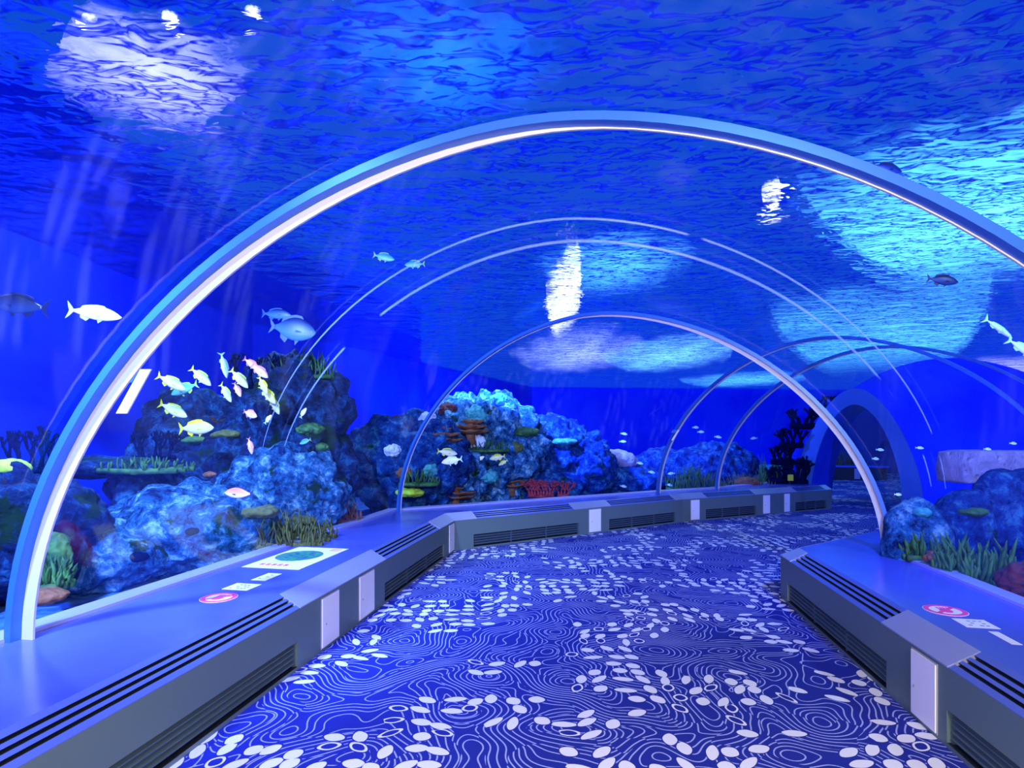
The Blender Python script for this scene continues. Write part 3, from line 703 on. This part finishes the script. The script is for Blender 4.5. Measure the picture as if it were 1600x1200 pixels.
def plate_coral(px, py, Y, wpx, label, mat, seed=0, tiers=3):
    b = at(px, py, Y); W = wpx/900*Y/2; mb = MB(); rnd = random.Random(seed)
    for k in range(tiers):
        n = 28; rr = W*(1-.25*k)*rnd.uniform(.85, 1); cx = rnd.uniform(-.2, .2)*W; z = k*W*.22
        rim = []
        for s in range(n):
            t = 2*PI*s/n; q = rr*(1+.18*math.sin(3*t+k)+.1*math.sin(7*t+seed))
            rim.append((cx+q*math.cos(t), q*math.sin(t)*.7, z+W*.12+.03*W*math.sin(5*t)))
        v = rim+[(x*.92+cx*.08, y*.92, z_-W*.07) for x, y, z_ in rim]+[(cx, 0, z+W*.04), (cx, 0, z-W*.14)]
        f = [(s, (s+1) % n, n+(s+1) % n, n+s) for s in range(n)]+[(s, (s+1) % n, 2*n) for s in range(n)]+[(n+s, n+(s+1) % n, 2*n+1) for s in range(n)]
        mb.add(v, f)
    mb.tube([(0, 0, -W*.5), (0, 0, tiers*W*.2)], [W*.25, W*.14], 10)
    o = mb.build('plate_coral', mat, smooth=True); o.location = b
    return tag(o, label, 'coral', GC)
def sponge(px, py, Y, wpx, hpx, label, mat, seed=0, name='round_coral'):
    b = at(px, py, Y); W = wpx/900*Y/2; H = hpx/900*Y/2
    o = rock(name, b, (W, W*.8, H), label, seed, mat, amp=.42, sub=5, cat='coral', group=GC, freq=4.5); return o
branching(52, 728, 5.3, 95, 72, 'dark branching coral at the left edge above the reef', M_black, 1, 4, .022)
branching(240, 712, 6.4, 90, 48, 'dark branching coral right of the nearest arch leg', M_black, 2, 4, .02)
branching(410, 600, 7.3, 110, 60, 'dark branching coral behind the fish school', M_black, 3, 4, .025)
bush(478, 585, 7.5, 90, 50, 'dark green weed crowning the tall reef pinnacle', M_green, 60, 4)
bush(230, 728, 5.9, 120, 22, 'low green weed fringe along the reef ledge', M_green, 70, 5)
sponge(8, 732, 4.6, 66, 26, 'bright lime coral at the left edge of the frame', M_lime, 6)
bush(428, 838, 5.9, 175, 46, 'dark green weed clump above the left ledge poster', M_olive, 190, 7)
bush(70, 905, 3.95, 70, 50, 'green weed behind the foot of the nearest arch', M_green, 90, 8)
sponge(62, 932, 3.75, 75, 22, 'brown coral at the foot of the nearest arch', M_brown, 9)
sponge(85, 862, 4.2, 50, 60, 'dark green round coral right of the nearest arch', M_green, 10)
sponge(98, 828, 4.3, 36, 26, 'small black coral knob above the green round coral', M_black, 11)
bush(545, 808, 7.3, 40, 30, 'brown weed tuft behind the bend ledge', M_brown, 40, 12)
sponge(640, 770, 8.95, 44, 14, 'pale lime coral low behind the second arch leg', M_lime, 13)
plate_coral(712, 778, 9.7, 60, 'brown plate coral behind the bend bench', M_brown, 14)
plate_coral(690, 690, 9.6, 80, 'brown plate coral high on the bend reef', M_brown, 15)
plate_coral(735, 676, 10.2, 70, 'rust brown plate coral right of the high plate coral', M_brown, 16)
bush(760, 700, 10.4, 70, 26, 'green weed below the rust brown plate coral', M_green, 60, 17)
bush(655, 752, 8.95, 60, 26, 'green weed beside the second arch leg', M_green, 50, 18)
branching(845, 772, 10.7, 54, 30, 'crimson branching coral behind the far bench', M_red, 19, 4, .03, stems=9, spread=1.0)
branching(880, 772, 10.9, 24, 28, 'small crimson branching coral right of the larger one', M_red, 20, 4, .025, stems=4, spread=1.0)
plate_coral(800, 760, 10.8, 60, 'flat brown plate coral left of the crimson coral', M_brown, 21, 2)
bush(1085, 762, 12.1, 80, 42, 'green weed clump right of the third arch foot', M_green, 120, 22)
bush(1160, 762, 12.9, 80, 28, 'olive weed bed behind the fourth arch', M_olive, 110, 23)
sponge(1168, 754, 12.6, 40, 16, 'brown coral behind the fourth arch foot', M_brown, 24)
bush(1207, 762, 13.0, 40, 60, 'dark weed clump beside the portal', M_green, 90, 25)
for i, (px, py, s) in enumerate([(1255, 650, 40), (1236, 680, 36), (1222, 706, 34), (1215, 735, 30), (1285, 630, 36)]):
    branching(px, py+14, 12.72, s*1.3, s, ['dark twig coral high over the portal shoulder', 'dark twig coral on the portal shoulder', 'dark twig coral midway up the portal', 'dark twig coral low beside the portal', 'dark twig coral at the crown side of the portal'][i], M_black, 30+i, 3, .05, spread=1.0, stems=4)
bush(1322, 732, 20.6, 60, 34, 'yellow green plants behind the far corridor bench', M_olive, 90, 36)
branching(1246, 752, 12.65, 40, 46, 'black twig decoration inside the portal foot', M_black, 37, 4, .05)
bush(1440, 862, 5.0, 60, 46, 'short green sea grass beside the second arch foot', M_green, 70, 38, name='sea_grass', r=.014)
bush(1500, 884, 4.62, 70, 62, 'green sea grass in the middle of the right planting', M_green, 60, 39, name='sea_grass', r=.014)
bush(1553, 902, 4.35, 66, 74, 'tall spiky green sea grass left of the round maroon coral', M_green, 46, 40, name='sea_grass', r=.014)
sponge(1468, 872, 4.75, 46, 26, 'brown coral among the short sea grass', M_brown, 41)
sponge(1606, 905, 4.05, 74, 56, 'round maroon coral at the right edge', M_maroon, 42)

# small growths sitting on the rock faces
bpy.context.view_layer.update(); DG = bpy.context.evaluated_depsgraph_get()
def onrock(px, py):
    d = at(px, py, 1)-Vector((0, 0, EYE)); d.normalize(); q = Vector((0, 0, EYE))
    for k in range(40):
        r = sc.ray_cast(DG, q, d, distance=40)
        if not r[0]: return None
        if r[4].name.startswith('reef_rock'): return r[1].y
        q = r[1]+d*.003
    return None
M_teal = pbr('teal_coral', (.02, .22, .25), .8, bump=.5, col2=(.05, .35, .40), scale=20)
M_pale = pbr('pale_coral', (.40, .50, .80), .8, bump=.5, col2=(.55, .65, .9), scale=20)
for px, py, wp, hp, m_, lb in [
    (613, 704, 26, 20, M_pale, 'pale round coral just left of the second arch leg'), (668, 655, 30, 20, M_pale, 'pale round coral inside the second arch leg at the top'),
    (745, 648, 34, 26, M_teal, 'teal round coral high on the mound right of the second arch'), (780, 625, 26, 20, M_teal, 'teal round coral at the top of the mound'),
    (700, 640, 30, 22, M_maroon, 'maroon round coral high beside the second arch'), (742, 690, 34, 24, M_pale, 'pale round coral right of the brown plate corals'),
    (672, 735, 30, 22, M_teal, 'teal round coral low beside the second arch leg'), (760, 745, 34, 22, M_teal, 'teal round coral low on the mound'),
    (820, 675, 44, 14, M_green, 'flat green coral on the far slope'), (880, 690, 46, 12, M_teal, 'flat teal coral on the far slope'), (905, 655, 40, 10, M_green, 'flat green coral at the end of the far slope'),
    (630, 740, 24, 18, M_brown, 'brown round coral beside the second arch foot'), (805, 700, 26, 18, M_olive, 'olive coral above the crimson coral'),
    (484, 672, 46, 22, M_green, 'dark green coral on the tall reef pinnacle'), (455, 650, 26, 26, M_black, 'black hollow coral on the tall reef pinnacle'), (500, 700, 30, 16, M_green, 'small green coral low on the reef pinnacle'),
    (300, 690, 60, 16, M_green, 'dark green coral crust under the lowest yellow fish'), (352, 680, 44, 14, M_olive, 'olive coral crust right of the lowest yellow fish'),
    (405, 800, 60, 20, M_olive, 'olive coral crust left of the weed clump'), (470, 812, 44, 18, M_olive, 'olive coral crust under the weed clump'),
    (215, 870, 30, 16, M_black, 'black lump painted as a shaded hollow in the pale reef rock, left one'), (300, 830, 22, 12, M_black, 'black lump painted as a shaded hollow in the pale reef rock, right one'), (330, 742, 30, 12, M_brown, 'rusty coral crust in the middle of the left reef'),  # black lumps stand in for the shade of hollows in the rock
    (1440, 800, 26, 14, M_teal, 'teal coral on the rock right of the second arch leg'), (1520, 800, 40, 14, M_green, 'green coral on the right-hand rock')]:
    yy = onrock(px, py)
    if yy: sponge(px, py, yy+.02, wp, hp, lb, m_, px)

# ------------------------------------------------------------------ fish
def fish_mat(name, top, side, belly, k=8):
    m, nt, out = newmat(name); p = N(nt, 'ShaderNodeBsdfPrincipled', i_Roughness=.4)
    tc = N(nt, 'ShaderNodeTexCoord'); sp = N(nt, 'ShaderNodeSeparateXYZ'); nt.links.new(tc.outputs['Generated'], sp.inputs[0])
    cr = N(nt, 'ShaderNodeValToRGB'); e = cr.color_ramp.elements; e[0].position = .3; e[0].color = (*belly, 1); e[1].position = .85; e[1].color = (*top, 1); x = e.new(.6); x.color = (*side, 1)
    nt.links.new(sp.outputs[2], cr.inputs[0]); nt.links.new(cr.outputs[0], p.inputs['Base Color']); nt.links.new(p.outputs[0], out.inputs[0]); return m
FM = {
 'snapper': (fish_mat('silver_snapper', (.22, .34, .12), (.55, .60, .52), (.72, .72, .70)), pbr('yellow_fin', (.60, .62, .0), .5)),
 'yellow': (fish_mat('yellow_backed_fish', (.55, .58, .02), (.60, .62, .25), (.7, .7, .55)), pbr('yellow_fin_bright', (.65, .66, .0), .5)),
 'silver': (fish_mat('white_fish', (.8, .8, .85), (.9, .9, .92), (.95, .95, .95)), pbr('pale_green_fin', (.5, .8, .6), .5)),
 'teal': (fish_mat('teal_fish', (.02, .30, .35), (.05, .40, .45), (.2, .6, .6)), pbr('olive_fin', (.35, .5, .05), .5)),
 'pink': (fish_mat('pink_fish', (.7, .3, .5), (.85, .45, .6), (.9, .75, .85)), pbr('rose_fin', (.7, .2, .35), .5)),
 'salmon': (fish_mat('salmon_fish', (.8, .2, .2), (.85, .35, .35), (.9, .7, .7)), pbr('dark_fin', (.02, .03, .12), .5)),
 'blue': (fish_mat('grey_blue_fish', (.005, .03, .14), (.03, .13, .36), (.08, .25, .5)), pbr('blue_fin', (.02, .10, .40), .5)),
 'dark': (fish_mat('dark_fish', (.002, .005, .02), (.004, .012, .05), (.01, .03, .10)), pbr('black_fin', (.002, .006, .03), .5)),
 'pale': (fish_mat('pale_cyan_fish', (.3, .7, .8), (.5, .85, .9), (.7, .9, .95)), pbr('pale_fin', (.4, .75, .8), .5)),
}
M_eye = pbr('fish_eye', (.005, .005, .01), .2)
def fish_parts(L, kind, tall=1.0, thin=1.0):
    """unit meshes: nose towards +x, body length L"""
    bm_, fm = FM[kind]
    prof_ = [(.50, .0, .006), (.47, -.008, .03), (.42, -.005, .062), (.34, .0, .098), (.24, .004, .128), (.12, .006, .145), (0, .006, .143), (-.12, .005, .122), (-.22, .003, .088), (-.30, .002, .055), (-.36, .002, .034), (-.40, .002, .030)]
    v = []; f = []; n = 14
    for x, zc, h in prof_:
        for q in range(n):
            t = 2*PI*q/n; c, s = math.cos(t), math.sin(t)
            v.append((x*L, h*.42*thin*c*L, (zc+h*tall*s*(1.05 if s > 0 else .95))*L))
    for k in range(len(prof_)-1):
        for q in range(n): f.append((k*n+q, k*n+(q+1) % n, (k+1)*n+(q+1) % n, (k+1)*n+q))
    f += [tuple(range(n)), tuple((len(prof_)-1)*n+q for q in range(n))]
    th = .006*L
    def fin(name, poly, y=0, tilt=0):
        mb = MB(); m_ = len(poly)
        a = [(x*L, y*L-th+tilt*abs(z)*L, z*L) for x, z in poly]; b = [(x*L, y*L+th+tilt*abs(z)*L, z*L) for x, z in poly]
        mb.add(a+b, [tuple(range(m_)), tuple(range(m_, 2*m_))]+[(k, (k+1) % m_, m_+(k+1) % m_, m_+k) for k in range(m_)]); return name, mb, fm
    parts = [('body', v, f, bm_)]
    T = tall
    fins = [fin('tail_fin', [(-.39, .026), (-.45, .10), (-.52, .17), (-.485, .04), (-.465, 0), (-.475, -.04), (-.52, -.165), (-.45, -.10), (-.39, -.024)]),
            fin('dorsal_fin', [(.22, .125*T), (.15, .18*T), (.02, .185*T), (-.12, .165*T), (-.24, .13*T), (-.27, .07*T), (-.1, .11*T), (.1, .13*T)]),
            fin('anal_fin', [(-.08, -.11*T), (-.14, -.175*T), (-.25, -.12*T), (-.26, -.06*T)]),
            fin('pelvic_fin', [(.16, -.12*T), (.08, -.19*T), (.06, -.12*T)])]
    return parts, fins
FP = {}
def fish(px, py, lpx, ang, kind, Y, label, tall=1.0, group='fish in the tank', full=True, face=1):
    """ang: nose direction in the picture plane, degrees clockwise from right; face -1 mirrors to swim left"""
    L = lpx/900*Y*1.12; tall *= 1.22; key = (kind, tall, full)
    root = empty('fish', at(px, py, Y)); tag(root, label, 'fish', group)
    a = math.radians(ang); rnd = random.Random(int(px*7+py)); yd = rnd.uniform(-.2, .2)
    d = Vector((math.cos(a), yd, -math.sin(a))).normalized()
    up = Vector((0, 0, 1)) if abs(d.z) < .97 else Vector((0, .3, 1)); side = up.cross(d).normalized(); up = d.cross(side)
    Mx = Matrix((d, side, up)).transposed().to_4x4()
    root.rotation_euler = Mx.to_euler(); root.scale = (L, L, L)
    if key not in FP:
        parts, fins = fish_parts(1.0, kind, tall); lst = []
        for nm, v, f, m in parts:
            lst.append(mesh(nm, v, f, m, root, smooth=True))
        mb = MB()
        for nm, b, m in fins[:(4 if full else 2)]:
            o = b.build(nm, m, root); lst.append(o)
        if full:
            for s in (-1, 1):
                mb = MB(); mb.tube([(.405, s*.022, .018), (.405, s*.034, .018)], [.014, .006], 8); lst.append(mb.build('eye', M_eye, root))
                mb = MB(); mb.add([(.20, s*.052, -.02), (.08, s*.085, -.01), (.07, s*.080, -.06), (.19, s*.056, -.045)], [(0, 1, 2, 3)]); lst.append(mb.build('pectoral_fin', FM[kind][1], root))
        FP[key] = lst
    else:
        for o in FP[key]:
            c = o.copy(); C.objects.link(c); c.parent = root
    return root
SCH = 'school of fish in the left tank'
fish(148, 490, 74, 8, 'silver', 4.5, tall=.75, label='lone white fish swimming left of the nearest arch')
fish(30, 477, 78, 187, 'dark', 4.7, 'dark fish at the left edge beside the lone white fish')
fish(268, 598, 42, 28, 'snapper', 6.2, 'white snapper nearest the arch, upper left of the school', group=SCH)
fish(288, 608, 42, 160, 'teal', 6.6, 'teal fish with yellow tail tucked behind the upper left snapper', group=SCH)
fish(314, 589, 36, 42, 'snapper', 6.3, 'snapper with yellow tail second from the left on top', group=SCH)
fish(350, 571, 36, 78, 'pale', 6.5, 'pale blue fish diving nose down on top of the school', group=SCH, tall=.8)
fish(374, 592, 34, 48, 'snapper', 6.2, 'white snapper with bright yellow tail in the middle of the school', group=SCH)
fish(353, 614, 32, 55, 'snapper', 6.3, 'snapper with lifted yellow tail left of the small pinkish fish', group=SCH)
fish(371, 609, 22, 65, 'pink', 6.6, 'small pinkish fish just below the middle snapper', group=SCH)
fish(393, 569, 28, 35, 'pink', 6.6, 'lavender pink fish, left one of the pink pair', group=SCH)
fish(406, 580, 28, 40, 'pink', 6.5, 'deeper pink fish, right one of the pink pair', group=SCH, tall=1.15)
fish(411, 602, 28, 62, 'yellow', 6.2, 'yellow tailed fish at the top of the right-hand column', group=SCH)
fish(419, 617, 32, 52, 'yellow', 6.3, 'yellow tailed fish in the middle of the right-hand column', group=SCH)
fish(429, 633, 30, 60, 'snapper', 6.4, 'pale fish at the bottom of the right-hand column', group=SCH)
fish(391, 647, 22, 20, 'pink', 6.6, 'round pink and white fish below the school', group=SCH, tall=1.4)
fish(419, 655, 16, -50, 'silver', 6.6, 'tiny white fish right of the round pink fish', group=SCH)
fish(271, 641, 42, 26, 'snapper', 6.0, 'white snapper with upright yellow tail at lower left', group=SCH)
fish(307, 669, 54, -2, 'yellow', 5.9, 'large yellow and white fish, lowest of the school', group=SCH)
fish(391, 697, 24, 75, 'pink', 6.4, 'pink and white fish hanging nose down below the school', tall=1.1)
fish(373, 771, 40, 183, 'salmon', 5.0, 'salmon pink fish swimming left over the pale reef', tall=1.05)
fish(474, 645, 16, -60, 'silver', 6.8, 'tiny white fish in front of the tall reef pinnacle', full=False)
fish(477, 690, 18, 160, 'teal', 6.6, 'small teal fish low on the tall reef pinnacle', full=False)
fish(432, 491, 40, 3, 'blue', 6.9, 'grey blue fish above the dark branching coral')
fish(458, 515, 62, 8, 'blue', 6.7, 'deep-bodied pale blue fish above the tall reef pinnacle', tall=1.5)
fish(600, 402, 30, 12, 'teal', 6.9, 'faint teal fish high near the water surface')
fish(648, 413, 28, 178, 'teal', 7.1, 'faint teal fish right of the other high one')
fish(1386, 263, 42, 14, 'dark', 4.3, 'dark fish silhouette just above the nearest arch on the right')
fish(1473, 438, 40, 10, 'dark', 5.2, 'dark fish silhouette under the nearest arch on the right')
fish(1560, 513, 46, 38, 'pale', 4.6, 'slim pale cyan fish at the right beside the lavender glow', tall=.5)
fish(1600, 546, 50, 36, 'pale', 4.4, 'cyan fish cut off by the right edge of the frame', tall=.7)
fish(699, 707, 28, 8, 'snapper', 8.85, 'white fish with yellow tail over the bend reef')
fish(706, 720, 30, 170, 'silver', 8.85, 'white fish just below the yellow tailed one over the bend reef')
fish(777, 715, 22, 170, 'yellow', 10.0, 'pale yellow fish over the reef right of the bend')
fish(786, 723, 15, 150, 'yellow', 10.0, 'small bright yellow fish beside the pale yellow one')
fish(750, 717, 14, -30, 'silver', 10.0, 'tiny white fish left of the yellow pair')
FAR = [(975, 678, 'tiny pale fish above the lavender boulder, upper one'), (973, 690, 'tiny pale fish above the lavender boulder, lower one'), (1087, 668, 'tiny pale fish right of the third arch, left of two'),
       (1095, 675, 'tiny pale fish right of the third arch, right of two'), (1122, 683, 'tiny pale fish midway between the third and fourth arches'), (1178, 685, 'tiny pale fish right of the fourth arch'),
       (1049, 740, 'tiny pale fish low beside the third arch leg'), (941, 750, 'tiny pale fish skimming the far bench, left one'), (974, 760, 'tiny pale fish skimming the far bench, right one'),
       (1000, 724, 'tiny pale fish right of the lavender boulder'), (1018, 738, 'tiny pale fish left of the third arch foot'), (1046, 758, 'tiny pale fish at the third arch foot')]
for px, py, lb in FAR: fish(px, py, 10, random.Random(px).choice((0, 10, 175)), 'pale', 12.6, lb, full=False, group='tiny far fish')
for px, py, Y, lb in [(1368, 717, 6.0, 'tiny pale fish just right of the second arch leg'), (1375, 703, 6.0, 'faint tiny fish above the one beside the second arch leg'), (1403, 773, 5.0, 'tiny pale fish low between the second arch and the sea grass'),
                      (1437, 700, 5.0, 'tiny pale fish left of the white slab'), (1543, 702, 5.0, 'tiny pale fish hovering over the white slab'), (1583, 693, 4.9, 'pale fish above the right end of the white slab')]:
    fish(px, py, 11, 4, 'pale', Y, lb, full=False, group='tiny far fish')
